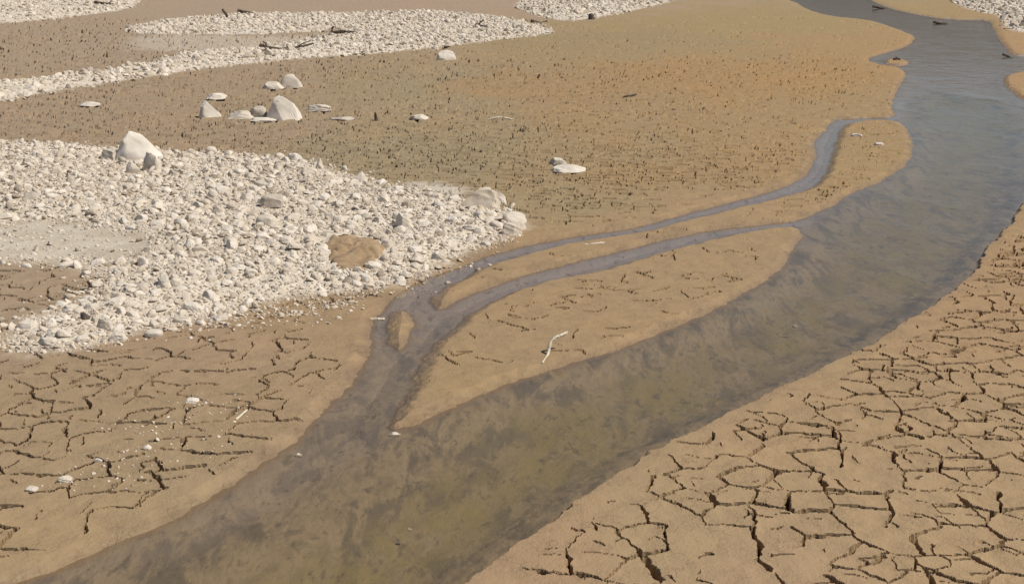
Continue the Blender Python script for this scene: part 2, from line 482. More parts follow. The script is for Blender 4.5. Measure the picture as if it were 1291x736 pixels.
wing = 0.452 + 0.178 * (0.7 * np.linspace(0, 1, 71)[1:] + 0.3 * np.linspace(0, 1, 71)[1:] ** 2)
us = np.concatenate([-side(0.63, 4.0, 26)[::-1], -wing[::-1], np.linspace(-0.452, 0.452, 1130), wing, side(0.63, 4.0, 26)])
pys = np.linspace(742, -2, 650)
Yd = ground(np.full(pys.shape, W_ / 2), pys)[1]
Ys = np.concatenate([np.linspace(0.6, 5.6, 16)[:-1], np.linspace(5.6, Yd[0], 48)[:-1], Yd, Yd[-1] + side(0, 1100, 30, 2.2)])
NU, NY = len(us), len(Ys)
gx = (us[None, :] * np.maximum(Ys, 4.5)[:, None]).ravel(); gy = np.repeat(Ys, NU)
z, d, b, sil, steep, mn = base_height(gx, gy, True)
mudc, ck = survey(gx, gy)
col_pitch = np.maximum(gy, 4.5) * np.tile(np.gradient(us), NY)
far_pitch = gy ** 2 / (CAM_H * 1400.0)              # metres between rows of the sheet
ck = ck * sstep(0.05, 0.42, d + 0.25 * fbm(gx / 0.8, gy / 0.8, 71))
ck = ck * sstep(0.0, 0.25, b + 0.1) * sstep(0.625, 0.60, np.abs(np.tile(us, NY))) * (gy < 70) * sstep(5.7, 6.1, gy)
silt_crack = sstep(-0.1, -0.5, sil) * sstep(0.3, -0.3, sil - 0.2) * 0
wx = gx + 0.05 * fbm(gx / 0.22, gy / 0.22, 81) + 0.012 * vnoise(gx / 0.035, gy / 0.035, 83)
wy = gy + 0.05 * fbm(gx / 0.22, gy / 0.22, 91) + 0.012 * vnoise(gx / 0.035, gy / 0.035, 93)
mid_zone = sstep(13.5, 16.0, gy + 0.8 * fbm(gx / 2, gy / 2, 95)) * np.where((gx < 4.2) | (gy > 22), 1.0, 0.4)
cut = np.zeros(gx.shape); lip = np.zeros(gx.shape)
patch = fbm(gx / 1.4, gy / 1.4, 101)
along = vnoise(gx / 0.16, gy / 0.16, 103)
gate = fbm(gx / 0.35, gy / 0.35, 107)
for cell, seed, w0, keep, zone in ((0.34, 201, 0.0135, 0.88, 1 - mid_zone), (0.21, 301, 0.005, 0.24, 1 - mid_zone),
                                   (0.27, 401, 0.0105, 0.86, mid_zone)):
    e, r, ny2 = voronoi_cracks(wx, wy, cell, seed)
    s = np.clip((keep * ck + 0.22 * patch * ck + 0.22 * gate * ck - r) / 0.5, 0, 1)
    s = s * (1 - 0.42 * (1 - ny2) * sstep(15, 22, gy))
    w = w0 * (0.30 + 0.9 * s) * (1 + 0.95 * along)
    on = (s > 0.02) & (zone > 0.25)
    w = np.where(on, w, 0) * np.where(gy > 13, (gy / 13) ** 0.4, 1)
    ny = np.sqrt(ny2)
    cellw = 0.56 * (np.sqrt(1 - np.clip(ny2, 0, 1)) * col_pitch + ny * far_pitch / 1.02)   # a crack is never narrower than the sheet can hold
    c = on * sstep(1.02, 0.6, e / np.maximum(np.maximum(w, cellw), 1e-4))
    c = c * (1 - 0.62 * (1 - ny2) * sstep(14, 19, gy))
    cut = np.maximum(cut, c * np.clip(0.25 + 1.1 * s + 0.3 * along, 0.15, 1))
    lip = np.maximum(lip, on * np.exp(-e / 0.035) * 0.005)
depth = np.clip(np.maximum(0.12, 0.7 * far_pitch), 0, 0.24)
z = z + lip * (d > 0.1) - cut * depth
verts = np.stack([gx, gy, z], 1)
ii = (np.arange(NY - 1)[:, None] * NU + np.arange(NU - 1)[None, :]).ravel()
quads = np.stack([ii, ii + 1, ii + NU + 1, ii + NU], 1)
me = mesh_np("ground", verts, quads, M_GROUND)
put_attr(me, "mud_colour", mudc)
bn = b + 0.12 * fbm(gx / 0.35, gy / 0.35, 111)
grit = sstep(0.20, -0.25, bn + 0.12 * fbm(gx / 0.12, gy / 0.12, 118))
put_attr(me, "grit", grit * sstep(-0.35, 0.2, sil))
DUST = poly([(495,230),(560,229),(597,240),(580,256),(540,252)])
ds = sdf(DUST, gx, gy) + 0.15 * fbm(gx / 0.4, gy / 0.4, 113)
TONG = poly([(165,43),(300,45),(400,44),(430,36),(420,52),(320,60),(230,66),(150,62)])
tg = sdf(TONG, gx, gy)
silt = np.maximum(sstep(0.3, -0.5, sil + 0.25 * fbm(gx / 0.5, gy / 0.5, 112)), sstep(0.15, -0.25, ds))
silt = np.maximum(silt, 0.55 * sstep(0.6, -1.0, tg))
put_attr(me, "silt", np.clip(silt, 0, 1))
put_attr(me, "wet", np.clip(sstep(0.20, 0.0, d + 0.12 * fbm(gx / 0.3, gy / 0.3, 114)), 0, 1) * (1 - 0.6 * steep))
put_attr(me, "bed", sstep(0.0, -0.07, d))
put_attr(me, "algae", sstep(-0.15, -0.75, mn + 0.2 * fbm(gx / 0.6, gy / 0.9, 119)))
put_attr(me, "side", sstep(-0.05, 0.35, mn) * (0.28 + 0.72 * sstep(11.5, 15.5, gy)) * (1 - 0.35 * sstep(0.0, 1.0, fbm(gx / 0.5, gy / 1.1, 117))))  # where the bed takes the painted lavender of reflected sky
link("ground", me, "dry cracked mud of the drained valley floor with stream bed", kind="structure")

# ------------------------------------------------------------------ water
r_i = np.arange(0, NY, 2); c_i = np.arange(0, NU, 3)
gi = (r_i[:, None] * NU + c_i[None, :])
keepv = (d[gi] < 0.10)
cells = keepv[:-1, :-1] | keepv[1:, :-1] | keepv[:-1, 1:] | keepv[1:, 1:]
rr, cc = np.nonzero(cells)
q = np.stack([gi[rr, cc], gi[rr, cc + 1], gi[rr + 1, cc + 1], gi[rr + 1, cc]], 1)
uq, inv = np.unique(q, return_inverse=True)
wv = np.stack([gx[uq], gy[uq], np.full(len(uq), WL)], 1)
me = mesh_np("stream", wv, inv.reshape(-1, 4), M_WATER, True)
link("stream", me, "shallow murky stream winding across the mud with side channels", kind="structure")

# ------------------------------------------------------------------ far hills round the basin (seen mirrored in the far water)
th = np.linspace(0, 2 * math.pi, 181)[:-1]
rings = [(520, 0), (640, 0.30), (760, 0.62), (900, 0.9), (1050, 1.0), (1300, 0.85)]
hv = []
for R_, f_ in rings:
    x_, y_ = R_ * np.sin(th), R_ * np.cos(th)
    hgt = f_ * (92 + 32 * fbm(x_ / 220, y_ / 220, 131) + 14 * fbm(x_ / 60, y_ / 60, 137))
    hv.append(np.stack([x_, y_, hgt - 1.0 * (f_ == 0)], 1))
hv = np.concatenate(hv)
hf = []
n_ = len(th)
for k in range(len(rings) - 1):
    for i in range(n_):
        j = (i + 1) % n_
        hf.append((k * n_ + i, k * n_ + j, (k + 1) * n_ + j, (k + 1) * n_ + i))
link("hills", mesh_np("hills", hv, np.array(hf), M_HILL, True), "dry scrub hills ringing the basin", kind="structure")

# ------------------------------------------------------------------ stones
def ico(sub):
    t = (1 + 5 ** 0.5) / 2
    v = [(-1,t,0),(1,t,0),(-1,-t,0),(1,-t,0),(0,-1,t),(0,1,t),(0,-1,-t),(0,1,-t),(t,0,-1),(t,0,1),(-t,0,-1),(-t,0,1)]
    f = [(0,11,5),(0,5,1),(0,1,7),(0,7,10),(0,10,11),(1,5,9),(5,11,4),(11,10,2),(10,7,6),(7,1,8),
         (3,9,4),(3,4,2),(3,2,6),(3,6,8),(3,8,9),(4,9,5),(2,4,11),(6,2,10),(8,6,7),(9,8,1)]
    v = [np.array(p, float) / np.linalg.norm(p) for p in v]
    for _ in range(sub):
        cache, nf = {}, []
        def midp(a, b_):
            k = (min(a, b_), max(a, b_))
            if k not in cache:
                m_ = v[a] + v[b_]; v.append(m_ / np.linalg.norm(m_)); cache[k] = len(v) - 1
            return cache[k]
        for a, b_, c in f:
            x, y, w = midp(a, b_), midp(b_, c), midp(c, a)
            nf += [(a, x, w), (b_, y, x), (c, w, y), (x, y, w)]
        f = nf
    return np.array(v), np.array(f)

ICO = [ico(k) for k in range(4)]

def noise3(v, f, seed):
    return (vnoise(v[:, 0] * f + 31 + v[:, 2] * 1.7 * f, v[:, 1] * f - 12 + v[:, 2] * 0.9 * f, seed))

def rock_verts(sub, seed, cuts=6, sharp=0.85, rough=0.10, taper=0.0, lean=0.0, floor=-0.35, block=0.72):
    """unit rock, knocked off by flat breaks; sits from z=0 to z=1, half width 1"""
    g = np.random.default_rng(seed)
    v = ICO[sub][0].copy()
    v = np.sign(v) * np.abs(v) ** block
    v /= np.abs(v).max(0)
    for _ in range(cuts):
        n = g.normal(size=3); n[2] = abs(n[2]) * 0.8 + (-0.1 if g.random() < .3 else 0.1); n /= np.linalg.norm(n)
        c = g.uniform(0.62, 1.0)
        s = v @ n - c
        v -= np.where(s > 0, s * sharp, 0)[:, None] * n
    v += v * (rough * noise3(v, 1.9, seed + 5) + rough * 0.5 * noise3(v, 4.3, seed + 9))[:, None]
    v[:, 2] = np.maximum(v[:, 2], floor)
    v[:, 2] -= v[:, 2].min(); v[:, 2] /= v[:, 2].max()
    v[:, 0] *= 1 - taper * v[:, 2]; v[:, 1] *= 1 - taper * 0.8 * v[:, 2]
    v[:, 0] += lean * v[:, 2] ** 1.3
    for k in (0, 1):
        lo, hi = v[:, k].min(), v[:, k].max()
        v[:, k] = (v[:, k] - (lo + hi) / 2) / ((hi - lo) / 2)
    return v

def height_at(x, y):
    return float(base_height(np.array([float(x)]), np.array([float(y)]))[0])

def rock_at(name, px, py, wpx, hpx, label, cat, seed, mat=M_STONE, depth=0.8, cuts=6, sharp=0.97, rough=0.10, taper=0.0,
            lean=0.0, block=0.66, yaw=0.0, group=None, sink=0.06, lift=0.0, smooth=False):
    """a rock whose foot is at the surveyed spot (px, py)"""
    x, y = ground(px, py)
    x, y = float(x), float(y)
    s = float(ppm(x, y)); w = wpx / s
    dep = math.atan2(CAM_H, y)
    dm = w * depth
    y += dm * 0.42
    h = max((hpx / s - dm * 0.55 * math.sin(dep)) / math.cos(dep), 0.25 * hpx / s)
    v = rock_verts(3 if wpx > 14 else 2, seed, cuts, sharp, rough, taper, lean, block=block)
    smooth = smooth or hpx < 12
    v = v * np.array([w / 2, dm / 2, h * (1 + sink)])
    me_ = mesh_np(name, v, ICO[3 if wpx > 14 else 2][1], mat, smooth)
    zz = height_at(x, y)
    if not smooth:
        me_.polygons.foreach_set("use_smooth", np.ones(len(me_.polygons), bool))
        me_.set_sharp_from_angle(angle=math.radians(24))
    return link(name, me_, label, cat, group, loc=(x, y, zz - h * sink + lift), rot=(0, 0, yaw))

# boulders and single stones, each where it lies
R_ = rock_at
occupied = []
BOULDERS = [
 (172,208,66,38,"largest pale boulder, pointed, standing on the upper edge of the stone bar",dict(seed=6,mat=M_BRIGHT,taper=.66,lean=-.24,cuts=9,rough=.07,depth=.8,block=.8)),
 (138,207,34,16,"low pale slab leaning against the left foot of the pointed boulder",dict(seed=52,taper=.3,cuts=6)),
 (191,222,24,24,"angular pale block with a dark left side just below the pointed boulder",dict(seed=8,taper=.25,cuts=8,rough=.05)),
 (167,224,18,15,"small cubic pale stone left of the dark sided block",dict(seed=21,taper=.1,cuts=8,rough=.05)),
 (355,151,46,31,"upright blocky pale boulder, tallest on the brown mud flat",dict(seed=5,mat=M_BRIGHT,taper=.34,lean=-.14,cuts=10,rough=.05,block=.5)),
 (263,148,28,22,"pointed pale boulder left of the blocky one on the mud flat",dict(seed=13,mat=M_BRIGHT,taper=.5,lean=-.22,cuts=5,rough=.05)),
 (324,148,26,15,"grey brown stone tucked against the left side of the blocky boulder",dict(seed=31,mat=M_GREYSTONE,cuts=6)),
 (302,150,36,11,"long low slab lying left of the blocky boulder",dict(seed=33,cuts=6,taper=.2)),
 (330,153,34,5,"thin flat slab at the foot of the blocky boulder",dict(seed=36,cuts=4)),
 (271,126,26,8,"flat stone with shadowed underside above the pointed mud flat boulder",dict(seed=37,cuts=5,lift=.03)),
 (366,110,32,17,"pale trapezoid boulder, upper one of a touching pair on the mud flat",dict(seed=41,taper=.4,cuts=5,rough=.04,block=.55)),
 (343,112,28,10,"low stone touching the left side of the trapezoid boulder",dict(seed=43,taper=.3,cuts=6)),
 (401,140,31,9,"flat pale stone lying right of the blocky boulder",dict(seed=47,cuts=5)),
 (562,76,25,13,"lone rounded pale boulder just below the far stone band",dict(seed=53,cuts=4,taper=.25,rough=.05)),
 (528,151,24,7,"small flat white stone out on the mud flat near the dark stub",dict(seed=59,cuts=5)),
 (111,134,26,6,"flat pale stone alone at the left of the mud flat",dict(seed=61,cuts=5)),
 (604,266,56,28,"large rounded boulder at the right end of the stone bar",dict(seed=67,mat=M_TAN,cuts=8,taper=.3,lean=.28,rough=.08,depth=.7,lift=.01)),
 (627,258,24,20,"pale boulder behind the large rounded one at the bar end",dict(seed=71,cuts=5,taper=.3)),
 (647,281,34,15,"oval pale boulder at the rightmost tip of the stone bar",dict(seed=73,cuts=3,taper=.2,rough=.05)),
 (645,296,28,17,"low pale boulder below the oval one by the side channel",dict(seed=79,cuts=5,taper=.2)),
 (704,207,22,9,"small upper stone of the pale pair alone on the cracked flat",dict(seed=83,cuts=6,taper=.2)),
 (718,217,44,10,"flat lower slab of the pale pair alone on the cracked flat",dict(seed=89,cuts=6)),
 (430,152,32,5,"low mud coloured slab left of the dark stub",dict(seed=97,mat=M_GREYSTONE,cuts=5)),
 (192,425,23,10,"smooth egg shaped stone on mud below the stone bar",dict(seed=101,cuts=0,rough=.04,smooth=True)),
 (509,294,24,20,"angular stone with deep shaded left side near the bar's right end",dict(seed=103,cuts=7,taper=.3,lean=-.15)),
 (342,271,30,17,"rounded greyish stone, biggest in the middle of the stone bar",dict(seed=107,cuts=3,rough=.06,mat=M_GREYSTONE)),
 (335,296,26,15,"round white stone below the greyish one in the stone bar",dict(seed=109,cuts=3,rough=.06)),
 (265,195,17,9,"small flat stone perched on the upper edge of the stone bar",dict(seed=113,cuts=4,lift=.03)),
 (371,203,21,10,"pale stone on the crest right of the small perched one",dict(seed=127,cuts=5)),
 (352,201,13,8,"small round stone on the crest beside a paler larger one",dict(seed=131,cuts=4)),
 (402,214,11,14,"small upright pointed stone on the crest of the stone bar",dict(seed=137,cuts=6,taper=.6)),
 (470,345,24,11,"pale stone at the lower right corner of the ochre mud lump",dict(seed=139,cuts=5)),
 (107,410,11,10,"dark stone amid the white stones of the lower left tongue",dict(seed=149,cuts=5,mat=M_DARKSTONE)),
 (746,25,9,8,"dark grey stone at the right end of the far stone band",dict(seed=151,cuts=5,mat=M_DARKSTONE)),
 (478,360,14,6,"small stone at the bar's foot beside the side channel",dict(seed=157,cuts=5)),
 (58,438,26,10,"white slab lying at the tip of the lower left tongue",dict(seed=163,cuts=5)),
 (1080,172,17,4,"left of two pale chips on the islet between channels",dict(seed=167,cuts=5)),
 (1110,183,14,4,"right of two pale chips on the islet between channels",dict(seed=173,cuts=5)),
 (184,566,13,7,"brightest white chip among crumbs on the lower left mud",dict(seed=179,cuts=5)),
 (80,606,18,9,"pale broken slab, lowest left of the chips on cracked mud",dict(seed=181,cuts=6)),
 (38,618,16,7,"dull pale chip left of the broken slab on cracked mud",dict(seed=191,cuts=6)),
 (240,508,20,6,"flat pale chip near the upper middle of the left mud",dict(seed=193,cuts=5)),
 (123,580,10,6,"small pale chip between broken slab and brightest white chip",dict(seed=197,cuts=5)),
 (375,565,10,5,"small stone on the wet ledge at the left stream bank",dict(seed=199,cuts=5)),
 (497,540,16,5,"pale stone at the tip of the mud spit between channels",dict(seed=211,cuts=5)),
 (516,652,6,4,"tiny white pebble showing in the near stream",dict(seed=227,cuts=4,lift=.12)),
 (1003,402,6,4,"tiny white pebble showing in mid stream below the bend",dict(seed=229,cuts=4,lift=.12)),
 (440,309,10,5,"small stone lying on top of the ochre mud lump",dict(seed=223,cuts=5,lift=.13)),
]
for px, py, wp, hp, lab, kw in BOULDERS:
    R_("boulder" if wp >= 22 else "stone", px, py, wp, hp, lab, "boulder" if wp >= 22 else "stone", **kw)
    bx, by = ground(px, py); occupied.append((float(bx), float(by) + .42 * wp * .8 / float(ppm(bx, by)), wp / 2 / float(ppm(bx, by))))

# the bars: thousands of stones; the 250 that show largest are objects, the rest one body of gravel
def scatter(region, n, smin, smax, power, inner=0.0, avoid=None, edge_fade=0.25, seed=1):
    g = np.random.default_rng(seed)
    lo, hi = region.min(0), region.max(0)
    lo = np.maximum(lo, [-60, 5])
    x = g.uniform(lo[0], hi[0], n); y = g.uniform(lo[1], hi[1], n)
    u_ = np.abs(x / y); ok = u_ < 0.51
    x, y = x[ok], y[ok]
    dd = sdf(region, x, y) + 0.18 * fbm(x / 0.5, y / 0.5, 7)
    p = sstep(edge_fade, -edge_fade, dd)
    if avoid is not None:
        p = p * sstep(-0.5, 0.3, sdf(avoid, x, y) + 0.3 * fbm(x / 0.5, y / 0.5, 8))
    p = p * np.clip(0.75 + 0.6 * fbm(x / 0.9, y / 0.9, 9), 0.1, 1)
    ok = g.random(len(x)) < p
    x, y = x[ok], y[ok]
    s = smin * (1 - g.random(len(x)) * (1 - (smin / smax) ** power)) ** (-1 / power)
    return x, y, s

sets = [scatter(BARS[0], 170000, 0.026, 0.24, 2.25, avoid=SILTp, seed=1, edge_fade=0.4),
        scatter(BARS[0], 14000, 0.028, 0.11, 2.4, seed=2, edge_fade=0.9),
        scatter(poly([(60,610),(90,560),(170,530),(230,490),(330,500),(300,540),(200,590),(110,620)]), 620, 0.012, 0.045, 2.0, seed=8, edge_fade=0.9),
        scatter(poly([(140,420),(200,400),(290,388),(340,380),(470,372),(440,392),(310,402),(240,412)]), 2600, 0.02, 0.09, 2.2, seed=9, edge_fade=0.6),
        scatter(BARS[1], 42000, 0.075, 0.36, 2.3, seed=3, edge_fade=0.5),
        scatter(BARS[2], 9000, 0.075, 0.36, 2.2, seed=4, edge_fade=0.5),
        scatter(BARS[3], 9000, 0.10, 0.42, 2.2, seed=5, edge_fade=0.8),
        scatter(BARS[4], 9000, 0.10, 0.45, 2.2, seed=6, edge_fade=0.6),
        scatter(BARS[5], 9000, 0.12, 0.6, 2.0, seed=7, edge_fade=0.5)]
sx, sy, ss = (np.concatenate([q_[k] for q_ in sets]) for k in range(3))
sid = np.concatenate([np.full(len(q_[0]), i) for i, q_ in enumerate(sets)])
order = np.argsort(-ss)
# keep stones from sitting inside each other: big ones first on a hash grid
grid, keep = {}, []
CELL = 0.35
for ox, oy, orad in occupied:
    for i in range(int((ox - orad) // CELL) - 1, int((ox + orad) // CELL) + 2):
        for j in range(int((oy - orad) // CELL) - 1, int((oy + orad) // CELL) + 2):
            grid.setdefault((i, j), []).append((ox, oy, orad * 0.85))
lump_c = LUMP.mean(0)
ins_lump = sdf(LUMP, sx, sy) < 0.05
for k in order:
    if ins_lump[k]: continue
    x, y, r = sx[k], sy[k], ss[k] * 0.5
    ci, cj = int(x // CELL), int(y // CELL)
    bad = False
    for i in (ci - 1, ci, ci + 1):
        for j in (cj - 1, cj, cj + 1):
            for (qx, qy, qr) in grid.get((i, j), ()):
                t = (qr + r) * 0.74
                if (qx - x) ** 2 + (qy - y) ** 2 < t * t:
                    bad = True; break
            if bad: break
        if bad: break
    if not bad:
        grid.setdefault((ci, cj), []).append((x, y, r)); keep.append(k)
keep = np.array(keep)
sx, sy, ss, sid = sx[keep], sy[keep], ss[keep], sid[keep]
sz = base_height(sx, sy)
spx = ss * ppm(sx, sy)
print("stones", len(sx), "by set", np.bincount(sid))
VAR = []
for k in range(16):
    cu = RNG.integers(3, 9)
    VAR.append((dict(seed=900 + k, cuts=int(cu), sharp=0.85, rough=0.08, taper=float(RNG.uniform(0, .3)), floor=-0.6, block=float(RNG.uniform(.6,.9))), RNG.uniform(0.6, 1.0), RNG.uniform(0.30, 0.58)))
VM = []
for k, (kw, dy, dz) in enumerate(VAR):
    v = rock_verts(2, **kw) * np.array([0.5, 0.5 * dy, dz]); v[:, 2] -= dz * 0.32
    VM.append(mesh_np("stone", v, ICO[2][1], M_STONE))
MARKS = [("the pointed boulder", 170, 195, 60, 40), ("the dark sided block", 191, 212, 24, 22), ("the small perched stone on the crest", 265, 191, 17, 9),
 ("the upright pointed stone on the crest", 402, 208, 11, 14), ("the greyish rounded stone", 342, 264, 30, 16), ("the round white stone below it", 335, 289, 26, 15),
 ("the ochre mud lump", 447, 325, 74, 40), ("the angular stone with a shaded left side", 509, 285, 24, 20), ("the large rounded boulder at the bar end", 606, 252, 52, 28),
 ("the oval boulder at the bar tip", 647, 275, 34, 14), ("the dark stone in the tongue", 107, 405, 12, 10), ("the egg shaped stone", 192, 420, 23, 10),
 ("the white slab at the tongue tip", 58, 433, 26, 10), ("the silt pan's left part", 20, 300, 10, 10), ("the silt pan's right end", 200, 305, 20, 24), ("the pale crest stone", 371, 198, 21, 10)]
big = np.argsort(-np.where((sid == 2) | (sid == 3), 0, spx))[:235]
own = {}
bpx, bpy_ = to_px(sx[big], sy[big], sz[big] + ss[big] * .2)
for mk, mx_, my_, mw, mh in MARKS:
    for word, ux, uy in (("left of", -1, 0), ("right of", 1, 0), ("below", 0, 1), ("above", 0, -1)):
        best = None
        for q_, k in enumerate(big):
            if k in own or sid[k] > 1: continue
            al = (bpx[q_] - mx_) * ux + (bpy_[q_] - my_) * uy - (mw if ux else mh) / 2
            ac = abs((bpx[q_] - mx_) * uy) + abs((bpy_[q_] - my_) * ux)
            if 0 < al < 34 and ac < 4 + (mw if uy else mh) / 2 and (best is None or al < best[0]): best = (al, k)
        if best: own[best[1]] = f"loose pale stone lying next {word} {mk}" if word in ("below", "above") else f"loose pale stone lying just {word} {mk}"

isbig = np.zeros(len(sx), bool); isbig[big] = True
for k in big:
    px_, py_ = to_px(sx[k], sy[k])
    if sid[k] <= 1:
        if py_ < 235: lab, gr = "pale weathered stone lying loose in the upper strip of the stone bar", "stones in the upper strip of the big stone bar"
        elif px_ > 420: lab, gr = "pale weathered stone lying loose around the ochre mud lump and bar end", "stones at the right end of the big stone bar"
        elif py_ > 340 and px_ < 300: lab, gr = "whitish stone lying loose in the lower left tongue of the bar", "stones in the lower left tongue of the big stone bar"
        elif px_ < 200 and py_ < 290: lab, gr = "pale weathered stone between the bar's crest and the silt pan", "stones above the silt pan"
        elif px_ < 240: lab, gr = "pale weathered stone beside or just below the silt pan", "stones beside the silt pan"
        elif px_ < 330 and py_ < 300: lab, gr = "pale weathered stone left of the rounded greyish stone in the bar", "stones left of the greyish stone"
        elif py_ < 300: lab, gr = "pale weathered stone between the crest and the ochre mud lump", "stones above the ochre lump"
        else: lab, gr = "pale weathered stone between the tongue and the ochre mud lump", "stones left of the ochre lump"
    elif sid[k] in (4, 5): lab, gr = "small looking stone in the far pale band crossing the upper left", "stones in the far band"
    elif sid[k] == 8: lab, gr = "stone in the heap at the top right corner beyond the stream", "stones in the top right heap"
    elif sid[k] == 7: lab, gr = "stone in the distant strip at the top middle edge", "stones in the top middle strip"
    else: lab, gr = "stone in the distant strip at the top left corner", "stones in the top left strip"
    lab = own.get(k, lab)
    s_ = float(ss[k])
    o = link("stone", VM[int(RNG.integers(16))], lab, "stone", gr, loc=(sx[k], sy[k], sz[k] + s_ * RNG.uniform(0.0, 0.12)),
             rot=(RNG.normal(0, .16), RNG.normal(0, .16), RNG.uniform(0, 6.28)))
    o.scale = (s_, s_ * RNG.uniform(.85, 1.1), s_ * RNG.uniform(.85, 1.2))

def bake_stones(idx, sub, gseed):
    g = np.random.default_rng(gseed)
    bases = []
    for kw, dy, dz in VAR:
        v = rock_verts(sub, **kw) * np.array([0.5, 0.5 * dy, dz]); v[:, 2] -= dz * 0.38
        bases.append(v)
    bases = np.array(bases); f = ICO[sub][1]
    n = len(idx); nv = bases.shape[1]
    v = bases[g.integers(0, 16, n)] * ss[idx][:, None, None]
    v[:, :, 2] *= g.uniform(.8, 1.25, n)[:, None]
    a = g.uniform(0, 6.28, n); ca, sa = np.cos(a)[:, None], np.sin(a)[:, None]
    tx, ty = g.normal(0, .3, n)[:, None], g.normal(0, .3, n)[:, None]
    x, y, zz = v[:, :, 0], v[:, :, 1], v[:, :, 2]
    zz = zz + tx * x + ty * y
    X = x * ca - y * sa + sx[idx][:, None]; Y = x * sa + y * ca + sy[idx][:, None]
    Z = zz + sz[idx][:, None] + (g.uniform(0, .15, n) * ss[idx])[:, None]
    V = np.stack([X, Y, Z], 2).reshape(-1, 3)
    F = (f[None] + (np.arange(n) * nv)[:, None, None]).reshape(-1, 3)
    pal = np.array([(0.65,.565,.465),(.59,.50,.395),(.69,.605,.505),(.54,.455,.36),(.63,.54,.44),(.40,.33,.255),(.67,.585,.485)])
    t = pal[g.choice(len(pal), n, p=[.18,.18,.17,.15,.14,.09,.09])] * g.uniform(.88, 1.06, n)[:, None]
    return V, F, np.repeat(t, nv, 0)

rest = np.nonzero(~isbig)[0]
fine_ = rest[spx[rest] >= 7.4]; coarse_ = rest[(spx[rest] < 7.4) & (spx[rest] > 2.0)]
V1, F1, T1 = bake_stones(fine_, 1, 77)
V0, F0, T0 = bake_stones(coarse_, 0, 78)
me = mesh_np("gravel", np.concatenate([V1, V0]), np.concatenate([F1, F0 + len(V1)]), M_GRAVEL)
put_attr(me, "tint", np.concatenate([T1, T0]))
link("gravel", me, "mass of smaller pale stones and gravel covering the stone bars", kind="stuff")
print("gravel tris", len(F1) + len(F0))

# ochre mud lump among the stones
def mud_lump():
    c = LUMP.mean(0)
    g = np.linspace(0, 2 * math.pi, 41)[:-1]
    vs, fs = [], []
    rings_ = [1.0, .97, .9, .78, .6, .4, .2]
    P = chaikin(LUMP, 1)
    ang = np.arctan2(P[:, 1] - c[1], P[:, 0] - c[0]); rad = np.hypot(P[:, 0] - c[0], P[:, 1] - c[1])
    o_ = np.argsort(ang); ang, rad = ang[o_], rad[o_]
    for k, r in enumerate(rings_):
        rr_ = np.interp(g - math.pi, ang, rad, period=2 * math.pi) * r * (1 + 0.13 * vnoise(g * 2.2 + 3, g * 0 + 1.0, 143) + 0.06 * vnoise(g * 6, g * 0, 144))
        x, y = c[0] + rr_ * np.cos(g - math.pi), c[1] + rr_ * np.sin(g - math.pi)
        h = 0.055 * (1 - r ** 6) + 0.06 * fbm(x / .13, y / .13, 141) + 0.03 * vnoise(x / .05, y / .05, 145) * (r < .95)
        vs.append(np.stack([x, y, base_height(x, y) + (h if k else -0.02 + 0 * x)], 1))
    vs = np.concatenate(vs)
    n = 40
    for k in range(len(rings_) - 1):
        for i in range(n):
            j = (i + 1) % n
            fs.append((k * n + i, k * n + j, (k + 1) * n + j, (k + 1) * n + i))
    m = mesh_np("mud_lump", vs, np.array(fs), M_LUMP, True)
    m2 = bpy.data.objects.new("mud_lump", m)
    return vs, fs
vs, fs = mud_lump()
bot = len(vs)
cz = vs[-40:].mean(0)
vs = np.concatenate([vs, cz[None]])
tri = [(q_[0], q_[1], q_[2]) for q_ in fs] + [(q_[0], q_[2], q_[3]) for q_ in fs]
tri += [(bot - 40 + i, bot - 40 + (i + 1) % 40, bot) for i in range(40)]
for o in [o for o in bpy.data.objects if o.name.startswith("mud_lump") and not o.users_collection]:
    bpy.data.objects.remove(o)
link("mud_lump", mesh_np("mud_lump", vs, np.array(tri), M_LUMP, True), "ochre brown lump of dried mud amid pale stones of the bar", "mud lump")

# ------------------------------------------------------------------ driftwood
def tube(pts, radii, n=8, seed=0):
    pts = np.array(pts, float); m = len(pts)
    g = np.random.default_rng(seed)
    V, Fc = [], []
    for i in range(m):
        t = pts[min(i + 1, m - 1)] - pts[max(i - 1, 0)]; t /= np.linalg.norm(t)
        a = np.cross(t, [0.13, 0.2, 1.0]); a /= np.linalg.norm(a); b_ = np.cross(t, a)
        for k in range(n):
            th_ = 2 * math.pi * k / n
            r = radii[i] * (1 + 0.14 * g.normal())
            V.append(pts[i] + r * (math.cos(th_) * a + math.sin(th_) * b_))
    for i in range(m - 1):
        for k in range(n):
            q_ = (i * n + k, i * n + (k + 1) % n, (i + 1) * n + (k + 1) % n, (i + 1) * n + k)
            Fc += [(q_[0], q_[1], q_[2]), (q_[0], q_[2], q_[3])]
    for e, base in ((0, 0), (1, (m - 1) * n)):
        V.append(pts[0] if e == 0 else pts[-1]); c = len(V) - 1
        Fc += [((base + (k + 1) % n), base + k, c) if e == 0 else (base + k, base + (k + 1) % n, c) for k in range(n)]
    return np.array(V), np.array(Fc)

def bend(pts, n=4):
    p = np.array(pts, float)
    for _ in range(2):
        q_ = [p[0]]
        for i in range(len(p) - 1):
            q_ += [p[i] * .75 + p[i + 1] * .25, p[i] * .25 + p[i + 1] * .75]
        p = np.array(q_ + [p[-1]])
    return p

